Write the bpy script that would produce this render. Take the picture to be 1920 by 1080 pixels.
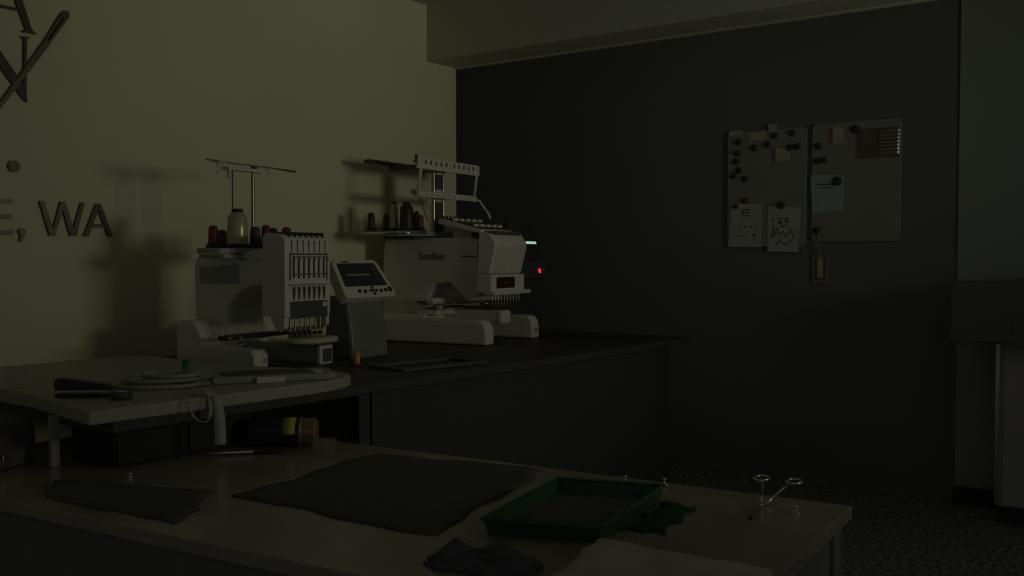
import bpy, bmesh, math, random
from mathutils import Vector, Matrix
random.seed(7)
R = math.radians
for o in list(bpy.data.objects): bpy.data.objects.remove(o, do_unlink=True)
scene = bpy.context.scene
COL = scene.collection

# ------------------------------------------------------------------ camera
cam = bpy.data.cameras.new('camera'); cam_o = bpy.data.objects.new('camera', cam); COL.objects.link(cam_o)
cam.sensor_width = 36.0; cam.lens = 36.0 * 1866 / 1920; cam.clip_start = 0.05
YAW, PITCH = R(36.604), R(1.842)
cam_o.location = (0, 0, 1.25)
cam_o.rotation_euler = (math.pi / 2 - PITCH, 0, YAW - math.pi / 2)
scene.camera = cam_o
# ------------------------------------------------------------------ world, lights, exposure
w = bpy.data.worlds.new('night'); scene.world = w; w.use_nodes = True
bg = w.node_tree.nodes['Background']; bg.inputs[0].default_value = (0.95, 1.0, 1.06, 1); bg.inputs[1].default_value = 0.034
def area(name, loc, target, size, sy, power, col, spread=180):
    l = bpy.data.lights.new(name, 'AREA'); l.shape = 'RECTANGLE'; l.size = size; l.size_y = sy; l.energy = power; l.color = col; l.spread = R(spread)
    o = bpy.data.objects.new(name, l); COL.objects.link(o); o.location = loc
    o.rotation_euler = (Vector(target) - Vector(loc)).to_track_quat('-Z', 'Y').to_euler()
    return o
area('side_window_light', (3.4, -1.9, 1.62), (3.1, 3.5, 2.75), 0.85, 0.5, 3.3, (1.0, 0.985, 0.74), 84)
area('rear_fill_light', (-1.4, -1.3, 1.9), (4.0, 2.0, 1.5), 1.4, 1.0, 0.55, (0.80, 1.0, 0.92))  # added teal fill lamp behind the camera, no window there
vs = scene.view_settings
vs.view_transform = 'Standard'; vs.look = 'None'; vs.exposure = 0.0; vs.gamma = 1.0; vs.use_curve_mapping = False

# ------------------------------------------------------------------ materials
MATS = {}
def mat(name, col, rough=0.55, metal=0.0, noise=0.0, scale=8.0, emit=None, es=0.0, spec=0.4, trans=0.0, alpha=1.0, bump=0.0, bscale=200.0):
    m = bpy.data.materials.new(name); m.use_nodes = True; nt = m.node_tree; b = nt.nodes['Principled BSDF']
    b.inputs['Base Color'].default_value = (*col, 1); b.inputs['Roughness'].default_value = rough; b.inputs['Metallic'].default_value = metal
    b.inputs['Specular IOR Level'].default_value = spec; b.inputs['Transmission Weight'].default_value = trans; b.inputs['Alpha'].default_value = alpha
    tc = nt.nodes.new('ShaderNodeTexCoord')
    if noise > 0:
        n = nt.nodes.new('ShaderNodeTexNoise'); n.inputs['Scale'].default_value = scale; n.inputs['Detail'].default_value = 5
        nt.links.new(tc.outputs['Object'], n.inputs['Vector'])
        r = nt.nodes.new('ShaderNodeValToRGB'); r.color_ramp.elements[0].position = 0.32; r.color_ramp.elements[1].position = 0.68
        r.color_ramp.elements[0].color = (*[c * (1 - noise) for c in col], 1); r.color_ramp.elements[1].color = (*[min(1, c * (1 + noise)) for c in col], 1)
        nt.links.new(n.outputs['Fac'], r.inputs['Fac']); nt.links.new(r.outputs['Color'], b.inputs['Base Color'])
    if bump > 0:
        n2 = nt.nodes.new('ShaderNodeTexNoise'); n2.inputs['Scale'].default_value = bscale; nt.links.new(tc.outputs['Object'], n2.inputs['Vector'])
        bp = nt.nodes.new('ShaderNodeBump'); bp.inputs['Strength'].default_value = bump; bp.inputs['Distance'].default_value = 0.004
        nt.links.new(n2.outputs['Fac'], bp.inputs['Height']); nt.links.new(bp.outputs['Normal'], b.inputs['Normal'])
    if emit: b.inputs['Emission Color'].default_value = (*emit, 1); b.inputs['Emission Strength'].default_value = es
    MATS[name] = m; return m
mat('wall_paint', (0.80, 0.78, 0.53), 0.8, noise=0.03, scale=1.5, bump=0.1)
mat('pale_paint', (0.52, 0.56, 0.50), 0.8, noise=0.03, scale=2)
mat('header_paint', (0.58, 0.59, 0.48), 0.8, noise=0.03, scale=2)
mat('ceiling_paint', (0.55, 0.55, 0.5), 0.9)
mat('black_paint', (0.30, 0.30, 0.305), 0.9, noise=0.03, scale=2, spec=0.1)
mat('carpet', (0.30, 0.30, 0.29), 0.95, noise=0.7, scale=45, spec=0.05, bump=0.6, bscale=90)
mat('white_plastic', (0.80, 0.77, 0.69), 0.38, noise=0.03, scale=4)
mat('grey_plastic', (0.40, 0.40, 0.38), 0.45, noise=0.04)
mat('dark_plastic', (0.10, 0.10, 0.10), 0.45)
mat('black_plastic', (0.045, 0.045, 0.048), 0.4)
mat('panel_black', (0.07, 0.07, 0.075), 0.35)
mat('screen_glass', (0.05, 0.06, 0.065), 0.15)
mat('screen_grey', (0.35, 0.36, 0.35), 0.3)
mat('chrome', (0.80, 0.80, 0.78), 0.16, 1.0)
mat('steel', (0.55, 0.55, 0.52), 0.3, 1.0)
mat('wire', (0.40, 0.39, 0.30), 0.4, 0.6)
mat('counter_black', (0.075, 0.072, 0.075), 0.55, noise=0.05)
mat('board_white', (0.46, 0.43, 0.36), 0.5, noise=0.05, scale=5)
mat('table_top', (0.41, 0.36, 0.28), 0.22, noise=0.10, scale=6, spec=0.9)
mat('table_side', (0.24, 0.23, 0.20), 0.6, noise=0.05)
mat('black_cloth', (0.17, 0.165, 0.17), 0.95, noise=0.08, scale=20, spec=0.05, bump=0.3, bscale=600)
mat('cream_cloth', (0.72, 0.63, 0.51), 0.9, noise=0.06, scale=12, spec=0.1, bump=0.3, bscale=500)
mat('green_plastic', (0.06, 0.15, 0.08), 0.4, noise=0.08)
mat('letter_metal', (0.10, 0.08, 0.06), 0.35, 0.55, noise=0.25, scale=12)
mat('logo_metal', (0.13, 0.11, 0.085), 0.45, 0.4, noise=0.15, scale=8)
mat('brown_logo', (0.11, 0.09, 0.08), 0.6)
mat('thread_gold', (0.62, 0.54, 0.33), 0.28, 0.25, noise=0.05, scale=60)
mat('thread_red', (0.24, 0.045, 0.04), 0.4)
mat('pedestal_grey', (0.24, 0.235, 0.215), 0.45, noise=0.04)
mat('rod_metal', (0.26, 0.25, 0.18), 0.24, 1.0)
mat('mast_metal', (0.42, 0.42, 0.38), 0.2, 1.0)
mat('green_cloth', (0.05, 0.11, 0.065), 0.95, spec=0.05, noise=0.1)
mat('box_black', (0.03, 0.03, 0.032), 0.6)
mat('printer_black', (0.19, 0.19, 0.195), 0.5, spec=0.2)
mat('faded_ink', (0.22, 0.22, 0.20), 0.5)
mat('thread_maroon', (0.075, 0.035, 0.035), 0.4)
mat('thread_crimson', (0.24, 0.03, 0.06), 0.4)
mat('thread_navy', (0.07, 0.09, 0.14), 0.4)
mat('thread_teal', (0.05, 0.13, 0.11), 0.4)
mat('thread_black', (0.045, 0.043, 0.045), 0.4)
mat('thread_rust', (0.18, 0.065, 0.05), 0.4)
mat('thread_green', (0.05, 0.26, 0.10), 0.35)
mat('thread_orange', (0.75, 0.40, 0.08), 0.3)
mat('thread_brown', (0.22, 0.15, 0.11), 0.45)
mat('whiteboard', (0.46, 0.46, 0.40), 0.45, noise=0.04, scale=6)
mat('paper', (0.74, 0.78, 0.70), 0.8, noise=0.05, scale=30)
mat('cyan_paper', (0.55, 0.72, 0.72), 0.8, noise=0.04, scale=30)
mat('cream_tab', (0.72, 0.70, 0.56), 0.8)
mat('red_tab', (0.42, 0.22, 0.18), 0.7)
mat('ink', (0.14, 0.15, 0.14), 0.7)
mat('ink_red', (0.40, 0.18, 0.15), 0.7)
mat('magnet', (0.10, 0.10, 0.105), 0.5)
mat('magnet_red', (0.26, 0.09, 0.08), 0.5)
mat('wood_brown', (0.26, 0.19, 0.14), 0.5, noise=0.15, scale=20)
mat('tag_brown', (0.40, 0.33, 0.28), 0.5)
mat('reflection_glow', (0.8, 0.8, 0.8), 0.4, emit=(0.62, 1.0, 0.95), es=0.5)  # emission stands in for reflected light, not a lit display
mat('red_glow', (0.8, 0.05, 0.05), 0.4, emit=(1.0, 0.03, 0.05), es=1.6)
mat('red_window', (0.05, 0.022, 0.02), 0.3)
mat('yellow_label', (0.55, 0.62, 0.06), 0.5)
mat('copper', (0.42, 0.26, 0.16), 0.4, 0.5)
mat('ribbon', (0.50, 0.50, 0.44), 0.6)
mat('gold', (0.85, 0.65, 0.25), 0.25, 1.0)
mat('clear', (0.85, 0.85, 0.85), 0.08, trans=0.9, alpha=0.5)
mat('cabinet', (0.60, 0.56, 0.50), 0.5, noise=0.04)
mat('cream_fabric', (0.62, 0.60, 0.40), 0.8)

# ------------------------------------------------------------------ mesh builder
class MB:
    def __init__(s): s.v = []; s.f = []; s.sm = []
    def add(s, vs, fs, smooth=False):
        k = len(s.v); s.v += [tuple(v) for v in vs]; s.f += [tuple(i + k for i in f) for f in fs]; s.sm += [smooth] * len(fs); return s
    def bm(s, bm, smooth=False):
        bm.verts.index_update(); s.add([v.co[:] for v in bm.verts], [[v.index for v in f.verts] for f in bm.faces], smooth); bm.free(); return s
    def box(s, a, b, bev=0.0, seg=2, M=None):
        bm = bmesh.new(); bmesh.ops.create_cube(bm, size=1)
        for v in bm.verts: v.co = Vector([(a[i] + b[i]) / 2 + v.co[i] * (b[i] - a[i]) for i in range(3)])
        if bev > 0: bmesh.ops.bevel(bm, geom=list(bm.edges), offset=bev, segments=seg, affect='EDGES', profile=0.5, clamp_overlap=True)
        if M: bmesh.ops.transform(bm, matrix=M, verts=bm.verts)
        return s.bm(bm, False)
    def prism(s, pts, axis, a0, a1, bev=0.0, seg=2):
        """polygon extruded along an axis: x -> pts are (y,z); y -> (x,z); z -> (x,y)"""
        def P(p, a): return {'x': (a, p[0], p[1]), 'y': (p[0], a, p[1]), 'z': (p[0], p[1], a)}[axis]
        bm = bmesh.new(); lo = [bm.verts.new(P(p, a0)) for p in pts]; hi = [bm.verts.new(P(p, a1)) for p in pts]; n = len(pts)
        bm.faces.new(lo); bm.faces.new(hi[::-1])
        for i in range(n): bm.faces.new((lo[i], hi[i], hi[(i + 1) % n], lo[(i + 1) % n]))
        bmesh.ops.recalc_face_normals(bm, faces=bm.faces)
        if bev > 0: bmesh.ops.bevel(bm, geom=list(bm.edges), offset=bev, segments=seg, affect='EDGES', profile=0.5, clamp_overlap=True)
        bmesh.ops.triangulate(bm, faces=[f for f in bm.faces if len(f.verts) > 4])
        return s.bm(bm, False)
    def cyl(s, p0, p1, r0, r1=None, seg=16):
        r1 = r0 if r1 is None else r1; p0 = Vector(p0); p1 = Vector(p1); q = (p1 - p0).to_track_quat('Z', 'Y')
        ring = lambda p, r: [p + q @ Vector((r * math.cos(2 * math.pi * i / seg), r * math.sin(2 * math.pi * i / seg), 0)) for i in range(seg)]
        s.add(ring(p0, r0) + ring(p1, r1), [(i, (i + 1) % seg, seg + (i + 1) % seg, seg + i) for i in range(seg)], True)
        s.add(ring(p0, r0), [tuple(range(seg))[::-1]]); s.add(ring(p1, r1), [tuple(range(seg))]); return s
    def lathe(s, prof, c=(0, 0, 0), seg=24):
        vs = []; n = len(prof)
        for r, z in prof:
            for i in range(seg): a = 2 * math.pi * i / seg; vs.append((c[0] + r * math.cos(a), c[1] + r * math.sin(a), c[2] + z))
        fs = [(j * seg + i, j * seg + (i + 1) % seg, (j + 1) * seg + (i + 1) % seg, (j + 1) * seg + i) for j in range(n - 1) for i in range(seg)]
        s.add(vs, fs, True); s.add(vs[:seg], [tuple(range(seg))[::-1]]); s.add(vs[-seg:], [tuple(range(seg))]); return s
    def tube(s, pts, r, seg=8):
        pts = [Vector(p) for p in pts]; vs = []
        for i, p in enumerate(pts):
            t = (pts[min(i + 1, len(pts) - 1)] - pts[max(i - 1, 0)]); q = t.to_track_quat('Z', 'Y')
            vs += [p + q @ Vector((r * math.cos(2 * math.pi * k / seg), r * math.sin(2 * math.pi * k / seg), 0)) for k in range(seg)]
        n = len(pts); fs = [(j * seg + i, j * seg + (i + 1) % seg, (j + 1) * seg + (i + 1) % seg, (j + 1) * seg + i) for j in range(n - 1) for i in range(seg)]
        s.add(vs, fs + [tuple(range(seg))[::-1], tuple(range((n - 1) * seg, n * seg))], True); return s
    def torus(s, c, rx, ry, r, seg=28, tseg=8, flat=1.0):
        pts = []
        vs = []
        for i in range(seg):
            a = 2 * math.pi * i / seg
            for k in range(tseg):
                b = 2 * math.pi * k / tseg
                vs.append((c[0] + (rx + r * math.cos(b)) * math.cos(a), c[1] + (ry + r * math.cos(b)) * math.sin(a), c[2] + r * flat * math.sin(b)))
        fs = [(i * tseg + k, ((i + 1) % seg) * tseg + k, ((i + 1) % seg) * tseg + (k + 1) % tseg, i * tseg + (k + 1) % tseg) for i in range(seg) for k in range(tseg)]
        s.add(vs, fs, True); return s
    def xf(s, M): s.v = [tuple(M @ Vector(v)) for v in s.v]; return s
    def build(s, name, m, parent=None, loc=(0, 0, 0), rz=0.0, rot=None):
        me = bpy.data.meshes.new(name); me.from_pydata(s.v, [], s.f); me.polygons.foreach_set('use_smooth', s.sm); me.update()
        me.materials.append(MATS[m]); o = bpy.data.objects.new(name, me); COL.objects.link(o)
        o.location = loc; o.rotation_euler = rot if rot else (0, 0, rz)
        if parent: o.parent = parent
        return o
def tag(o, label=None, cat=None, group=None, kind=None):
    if label: o['label'] = label
    if cat: o['category'] = cat
    if group: o['group'] = group
    if kind: o['kind'] = kind
    return o
def empty(name, loc, rz=0, label=None, cat=None, group=None):
    o = bpy.data.objects.new(name, None); COL.objects.link(o); o.location = loc; o.rotation_euler = (0, 0, rz); o.empty_display_size = 0.05
    return tag(o, label, cat, group)
def struct(name, mb, m, label=None, parent=None):
    o = mb.build(name, m, parent)
    if not parent: o['kind'] = 'structure'
    if label: o['label'] = label
    return o

# ------------------------------------------------------------------ the room
struct('floor', MB().box((-1.6, -2.2, -0.05), (5.5, 4.85, 0.0)), 'carpet', 'dark speckled carpet floor')
struct('wall_left', MB().box((-1.6, 3.5, 0), (4.20, 3.62, 2.565)), 'wall_paint', 'pale cream wall behind the embroidery machines')
struct('wall_header', MB().box((3.96, -2.2, 2.272), (4.20, 3.5, 2.565)), 'header_paint', 'pale header beam above the wide dark opening')
struct('trim_1', MB().box((4.185, -2.2, 2.262), (4.20, 3.5, 2.272)), 'header_paint', 'thin trim along the lower back edge of the header')
struct('wall_far', MB().box((5.365, 1.186, 0), (5.45, 4.85, 2.565)), 'black_paint', 'black painted far wall carrying the two magnet boards')
struct('wall_far_pale', MB().box((5.355, -2.2, 0), (5.45, 1.186, 2.565)), 'pale_paint', 'pale grey green wall strip at the right')
struct('wall_recess', MB().box((4.20, 4.75, 0), (5.365, 4.85, 2.565)), 'black_paint', 'black side wall of the recess')
struct('wall_recess_back', MB().box((4.185, 3.62, 0), (4.20, 4.75, 2.565)), 'black_paint', 'black wall behind the pale wall in the recess')
struct('ceiling', MB().box((-1.6, -2.2, 2.565), (5.5, 4.85, 2.62)), 'ceiling_paint', 'dim plain ceiling')
struct('baseboard_far', MB().box((5.335, -0.9, 0), (5.355, 1.186, 0.09), 0.004), 'counter_black', 'dark baseboard under the pale wall strip')

# ------------------------------------------------------------------ wall signs
WY = 3.5
def wall_poly(mb, pts, d0=0.002, d1=0.011): return mb.prism(pts, 'y', WY - d1, WY - d0)
lg = empty('logo_sign', (1.80, WY, 2.0), 0, 'dark metal monogram with a diagonal sewing needle, upper left of the pale wall', 'sign')
def sign_part(name, polys, m, parent, d1=0.011):
    mb = MB()
    for k, p in enumerate(polys): wall_poly(mb, p, 0.0005, d1 + 0.0006 * k)
    o = mb.build(name, m, parent); o.location = -parent.location; return o
sign_part('letter_a', [[(1.745, 2.249), (1.774, 2.256), (1.841, 2.055), (1.858, 2.039), (1.803, 2.039), (1.82, 2.05)],
    [(1.745, 2.249), (1.756, 2.237), (1.669, 2.019), (1.679, 2.013), (1.637, 2.015), (1.658, 2.024)],
    [(1.695, 2.12), (1.795, 2.119), (1.795, 2.11), (1.692, 2.11)]], 'brown_logo', lg)
sign_part('letter_n', [[(1.801, 2.022), (1.835, 2.026), (1.823, 2.015), (1.818, 1.798), (1.807, 1.815), (1.813, 2.013)],
    [(1.662, 2.035), (1.704, 1.992), (1.817, 1.843), (1.82, 1.794), (1.805, 1.804), (1.661, 1.992)],
    [(1.662, 2.035), (1.672, 2.03), (1.672, 1.787), (1.686, 1.78), (1.647, 1.777), (1.661, 1.786)]], 'brown_logo', lg)
eo = [(1.885, 2.02), (1.949, 2.129), (1.959, 2.14), (1.971, 2.145), (1.979, 2.137), (1.977, 2.121), (1.911, 2.024)]
ei = [(1.893, 2.023), (1.947, 2.107), (1.953, 2.116), (1.956, 2.117), (1.958, 2.115), (1.956, 2.109), (1.901, 2.024)]
npolys = [[(1.464, 1.396), (1.885, 2.02), (1.911, 2.024), (1.898, 2.0)]]
for k in range(7): npolys.append([eo[k], eo[(k + 1) % 7], ei[(k + 1) % 7], ei[k]])
sign_part('needle', npolys, 'logo_metal', lg, 0.014)
ct = empty('wall_lettering', (1.9, WY, 1.32), 0, 'dark metal capital letters and dots on the pale wall below the monogram', 'lettering')
sign_part('letter_e', [[(1.702, 1.447), (1.763, 1.45), (1.763, 1.435), (1.702, 1.433)], [(1.701, 1.394), (1.757, 1.396), (1.757, 1.381), (1.701, 1.379)],
    [(1.701, 1.34), (1.763, 1.34), (1.763, 1.325), (1.7, 1.325)], [(1.688, 1.447), (1.704, 1.448), (1.702, 1.325), (1.686, 1.325)]], 'letter_metal', ct)
sign_part('comma', [[(1.784, 1.344), (1.794, 1.349), (1.805, 1.346), (1.808, 1.337), (1.805, 1.324), (1.793, 1.299), (1.785, 1.301), (1.791, 1.322), (1.784, 1.331)]], 'letter_metal', ct)
sign_part('letter_w', [[(1.859, 1.447), (1.877, 1.448), (1.909, 1.349), (1.939, 1.449), (1.957, 1.449), (1.986, 1.35), (2.017, 1.448), (2.032, 1.449), (1.998, 1.325), (1.973, 1.325), (1.947, 1.42), (1.916, 1.324), (1.896, 1.323)]], 'letter_metal', ct)
sign_part('letter_a', [[(2.026, 1.323), (2.078, 1.447), (2.096, 1.447), (2.046, 1.323)], [(2.078, 1.447), (2.096, 1.447), (2.144, 1.324), (2.125, 1.324)],
    [(2.056, 1.357), (2.116, 1.358), (2.112, 1.371), (2.061, 1.37)]], 'letter_metal', ct)
sign_part('dot', [[(1.771 + 0.0205 * math.cos(a * math.pi / 10), 1.565 + 0.0205 * math.sin(a * math.pi / 10)) for a in range(20)]], 'letter_metal', ct)

# ------------------------------------------------------------------ machine counter and white board
cn = empty('machine_counter', (2.8, 2.85, 0), 0, 'long dark counter table along the pale wall under both machines', 'counter')
def wpart(mb, name, m, root):   # geometry given in world coordinates, origin kept at the root
    o = mb.build(name, m, root); l = root.matrix_basis.inverted() if False else None
    M = Matrix.Translation(root.location) @ root.rotation_euler.to_matrix().to_4x4()
    o.data.transform(M.inverted()); return o
wpart(MB().box((1.345, 2.20, 0.82), (4.45, 3.47, 0.85), 0.003), 'top', 'counter_black', cn)
for x, y in ((2.3, 2.33), (2.3, 3.4), (4.38, 2.33), (4.38, 3.4), (1.40, 3.4)):
    wpart(MB().box((x - 0.025, y - 0.025, 0), (x + 0.025, y + 0.025, 0.82), 0.003), 'leg', 'counter_black', cn)
wpart(MB().box((2.33, 2.30, 0.10), (4.36, 2.32, 0.82)), 'front_panel', 'counter_black', cn)
bd = empty('raised_board', (1.7, 2.6, 0.853), 0, 'white board with rounded corner lying on the counter left of the machine', 'board')
bpts = [(1.275, 2.185), (1.95, 2.165), (2.03, 2.172), (2.10, 2.19), (2.15, 2.215), (2.18, 2.25), (2.19, 2.30), (2.19, 2.5), (2.135, 2.62), (2.12, 3.30), (1.36, 3.30), (1.335, 2.55)]
wpart(MB().prism(bpts, 'z', 0.8505, 0.885, 0.004), 'top', 'board_white', bd)
wpart(MB().box((1.300, 2.40, 0.721), (1.322, 2.415, 0.8505), 0.001), 'leg', 'board_white', bd)

# ------------------------------------------------------------------ worktable
WT = R(5.5)
wt = empty('worktable', (2.115, 0.67, 0), WT, 'large pale topped worktable across the foreground', 'table')
# local x: along the short side (0 = far edge, -0.9 = near edge), local y: along the long side
MB().box((-0.90, 0, 0.692), (0, 2.15, 0.72), 0.003).build('table_top', 'table_top', wt)
for x, y in ((-0.86, 0.05), (-0.04, 0.05), (-0.86, 2.1), (-0.04, 2.1)):
    MB().box((x - 0.03, y - 0.03, 0), (x + 0.03, y + 0.03, 0.692), 0.003).build('leg', 'table_side', wt)
MB().box((-0.88, 0.03, 0.05), (-0.86, 2.10, 0.692)).build('front_panel', 'table_side', wt)
MB().box((-0.86, 0.03, 0.05), (-0.02, 0.05, 0.692)).build('side_panel', 'table_side', wt)

# ------------------------------------------------------------------ seven-needle machine
U8 = R(8)
jm = empty('embroidery_machine', (2.37, 2.98, 0.85), U8, 'white seven-needle embroidery machine standing on the counter beside the white board', 'sewing machine')
def J(mb, n, m, p=None): return mb.build(n, m, p or jm)
# base: two feet, rear block
J(MB().prism([(-0.22, 0.012), (-0.22, 0.055), (-0.205, 0.075), (0.02, 0.085), (0.05, 0.15), (0.075, 0.17), (0.14, 0.17), (0.155, 0.14), (0.155, 0.012)], 'x', -0.20, -0.13, 0.008), 'foot', 'white_plastic')
J(MB().prism([(-0.22, 0.012), (-0.22, 0.055), (-0.205, 0.075), (0.02, 0.085), (0.05, 0.15), (0.075, 0.17), (0.14, 0.17), (0.155, 0.14), (0.155, 0.012)], 'x', 0.13, 0.20, 0.008), 'foot', 'white_plastic')
for x in (-0.165, 0.165):
    for y in (-0.19, 0.12): J(MB().cyl((x, y, 0.0), (x, y, 0.014), 0.022), 'rubber_foot', 'black_plastic')
J(MB().box((-0.14, 0.02, 0.015), (0.14, 0.16, 0.15), 0.012), 'rear_block', 'white_plastic')
J(MB().prism([(-0.19, 0.30), (-0.19, 0.43), (-0.10, 0.42), (0.02, 0.405), (0.165, 0.395), (0.175, 0.36), (0.165, 0.08), (0.01, 0.08), (0.0, 0.22), (-0.05, 0.27), (-0.10, 0.29)], 'x', -0.095, 0.095, 0.012), 'arm_body', 'white_plastic')
J(MB().prism([(-0.05, 0.30), (0.14, 0.30), (0.14, 0.36), (-0.05, 0.37)], 'x', -0.099, -0.094, 0.002), 'side_panel', 'grey_plastic')
# lower arm with end cap
lo = J(MB().box((-0.034, -0.355, 0.022), (0.034, 0.05, 0.086), 0.008), 'free_arm', 'grey_plastic')
cap = J(MB().box((-0.036, -0.372, 0.018), (0.036, -0.352, 0.088), 0.008), 'arm_end_cap', 'white_plastic')
J(MB().box((-0.024, -0.375, 0.028), (0.024, -0.371, 0.074), 0.001), 'end_inset', 'dark_plastic', cap)
# head
hd = J(MB().prism([(-0.29, 0.185), (-0.292, 0.44), (-0.286, 0.462), (-0.27, 0.474), (-0.20, 0.482), (-0.185, 0.47), (-0.18, 0.19)], 'x', -0.122, 0.122, 0.006), 'needle_head', 'white_plastic')
for k in range(7):
    x = -0.09 + k * 0.03
    J(MB().box((x - 0.0015, -0.2935, 0.412), (x + 0.0015, -0.2915, 0.455)).box((x - 0.0015, -0.285, 0.4655), (x + 0.0015, -0.20, 0.4835), M=None), 'thread_groove', 'dark_plastic', hd)
# lever window
J(MB().box((-0.098, -0.2945, 0.404), (0.098, -0.2915, 0.409)).box((-0.101, -0.2945, 0.315), (-0.097, -0.2915, 0.409)).box((0.097, -0.2945, 0.315), (0.101, -0.2915, 0.409)), 'lever_window', 'dark_plastic', hd)
for k in range(7):
    x = -0.081 + k * 0.027
    J(MB().box((x - 0.0028, -0.2945, 0.322), (x + 0.0028, -0.2912, 0.400)), 'lever_slot', 'black_plastic', hd)
    J(MB().tube([(x, -0.292, 0.385), (x + 0.002, -0.305, 0.398), (x + 0.006, -0.312, 0.392), (x + 0.008, -0.306, 0.384)], 0.0022, 6), 'take_up_lever', 'steel', hd)
    J(MB().cyl((x + 0.0115, -0.291, 0.336), (x + 0.0115, -0.296, 0.336), 0.0028, seg=8), 'screw', 'dark_plastic', hd)
    J(MB().prism([(x - 0.006, 0.292), (x + 0.007, 0.292), (x + 0.006, 0.27), (x + 0.0, 0.245), (x - 0.002, 0.27)], 'y', -0.2955, -0.2912), 'tension_hook', 'dark_plastic', hd)
J(MB().box((-0.105, -0.300, 0.297), (0.11, -0.29, 0.3015), 0.001), 'guide_lip', 'grey_plastic', hd)
J(MB().box((-0.098, -0.2965, 0.181), (0.098, -0.289, 0.241), 0.002), 'needle_cover', 'dark_plastic', hd)
J(MB().box((0.068, -0.299, 0.218), (0.09, -0.2965, 0.235)), 'sticker', 'white_plastic', hd)
J(MB().box((0.118, -0.28, 0.20), (0.135, -0.20, 0.26), 0.005), 'side_lug', 'white_plastic', hd)
J(MB().prism([(-0.285, 0.186), (-0.285, 0.15), (-0.26, 0.135), (-0.24, 0.15), (-0.22, 0.186)], 'x', -0.122, -0.104, 0.003), 'cheek', 'white_plastic', hd)
J(MB().prism([(-0.285, 0.186), (-0.285, 0.15), (-0.26, 0.135), (-0.24, 0.15), (-0.22, 0.186)], 'x', 0.104, 0.122, 0.003), 'cheek', 'white_plastic', hd)
for x in (-0.10, 0.092): J(MB().cyl((x, -0.298, 0.186), (x, -0.29, 0.186), 0.004, seg=10), 'screw', 'chrome', hd)
for k in range(7):
    x = -0.081 + k * 0.027
    J(MB().cyl((x, -0.275, 0.19), (x, -0.275, 0.135), 0.0045, seg=8).cyl((x, -0.275, 0.135), (x, -0.275, 0.114), 0.0016, 0.0006, seg=6).box((x - 0.007, -0.282, 0.135), (x + 0.007, -0.268, 0.15), 0.001), 'needle_bar', 'steel', hd)
    J(MB().box((x - 0.008, -0.285, 0.116), (x + 0.006, -0.272, 0.130), 0.002), 'presser_foot', 'dark_plastic', hd)
# carriage bar, hoop
J(MB().box((-0.27, -0.16, 0.112), (0.17, -0.12, 0.128), 0.003), 'carriage_bar', 'black_plastic')
for x, y, z in ((-0.262, -0.165, 0.12), (-0.215, -0.17, 0.118), (-0.235, -0.17, 0.095)): J(MB().cyl((x, y, z), (x, y - 0.012, z), 0.006, 0.004, seg=10), 'carriage_screw', 'chrome')
J(MB().cyl((-0.25, -0.185, 0.094), (-0.215, -0.19, 0.100), 0.004, seg=8), 'clamp_rod', 'chrome')
hp = J(MB().torus((-0.005, -0.31, 0.093), 0.113, 0.073, 0.004), 'hoop', 'dark_plastic')
J(MB().lathe([(0.002, 0), (0.112, 0.0), (0.112, 0.016), (0.104, 0.019), (0.002, 0.019)]).xf(Matrix.Translation((-0.005, -0.31, 0.093)) @ Matrix.Diagonal((1, 0.65, 1, 1))), 'hooped_fabric', 'cream_fabric', hp)
J(MB().box((-0.16, -0.22, 0.03), (-0.135, -0.195, 0.06)), 'foot_plate', 'white_plastic')
# spool tray
tr = J(MB().prism([(-0.205, 0.0), (-0.19, -0.055), (-0.10, -0.075), (0.12, -0.075), (0.20, -0.05), (0.21, 0.02), (0.19, 0.075), (0.10, 0.09), (-0.14, 0.09), (-0.19, 0.06)], 'z', 0.408, 0.428, 0.004), 'spool_tray', 'grey_plastic')
J(MB().box((-0.19, -0.07, 0.392), (-0.06, 0.05, 0.406), 0.003), 'tray_bracket', 'grey_plastic')
J(MB().tube([(-0.10, -0.14, 0.385), (-0.10, -0.06, 0.387)], 0.003), 'side_rail', 'chrome')
for x in (-0.05, 0.05): J(MB().cyl((x, 0.016, 0.40), (x, 0.016, 0.715), 0.0062, seg=14), 'stand_rod', 'rod_metal')
tb = J(MB().prism([(-0.095, 0.0), (-0.09, 0.035), (0.085, 0.035), (0.10, 0.016), (0.085, 0.0)], 'z', 0.712, 0.724, 0.002), 'guide_bracket', 'white_plastic')
J(MB().prism([(-0.006, 0.724), (0.004, 0.724), (0.004, 0.685), (-0.002, 0.68), (-0.008, 0.687)], 'x', -0.094, -0.082, 0.001), 'bracket_hook', 'white_plastic', tb)
J(MB().cyl((0.06, 0.018, 0.725), (0.06, 0.018, 0.737), 0.012), 'knob', 'dark_plastic', tb)
gr = J(MB().tube([(-0.15, 0.05, 0.746), (-0.10, 0.03, 0.742), (0.0, 0.02, 0.738), (0.15, 0.015, 0.736), (0.27, 0.0, 0.728)], 0.0028, 6).tube([(-0.15, 0.0, 0.738), (-0.08, 0.01, 0.736), (0.1, 0.0, 0.735), (0.25, -0.02, 0.73)], 0.002, 6), 'thread_rail', 'wire')
for k in range(7):
    x = -0.13 + k * 0.062
    J(MB().torus((x, 0.0, 0.7), 0.008, 0.008, 0.0014, 14, 5).xf(Matrix.Translation((0, 0.02, 0.0375))), 'thread_eye', 'wire', gr)
for x in (-0.128, 0.125):
    J(MB().tube([(x - 0.008, 0.01, 0.737), (x - 0.008, 0.01, 0.70), (x - 0.003, 0.01, 0.695), (x + 0.003, 0.01, 0.698), (x + 0.006, 0.01, 0.735)], 0.0024, 6), 'thread_hook', 'white_plastic', gr)

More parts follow.
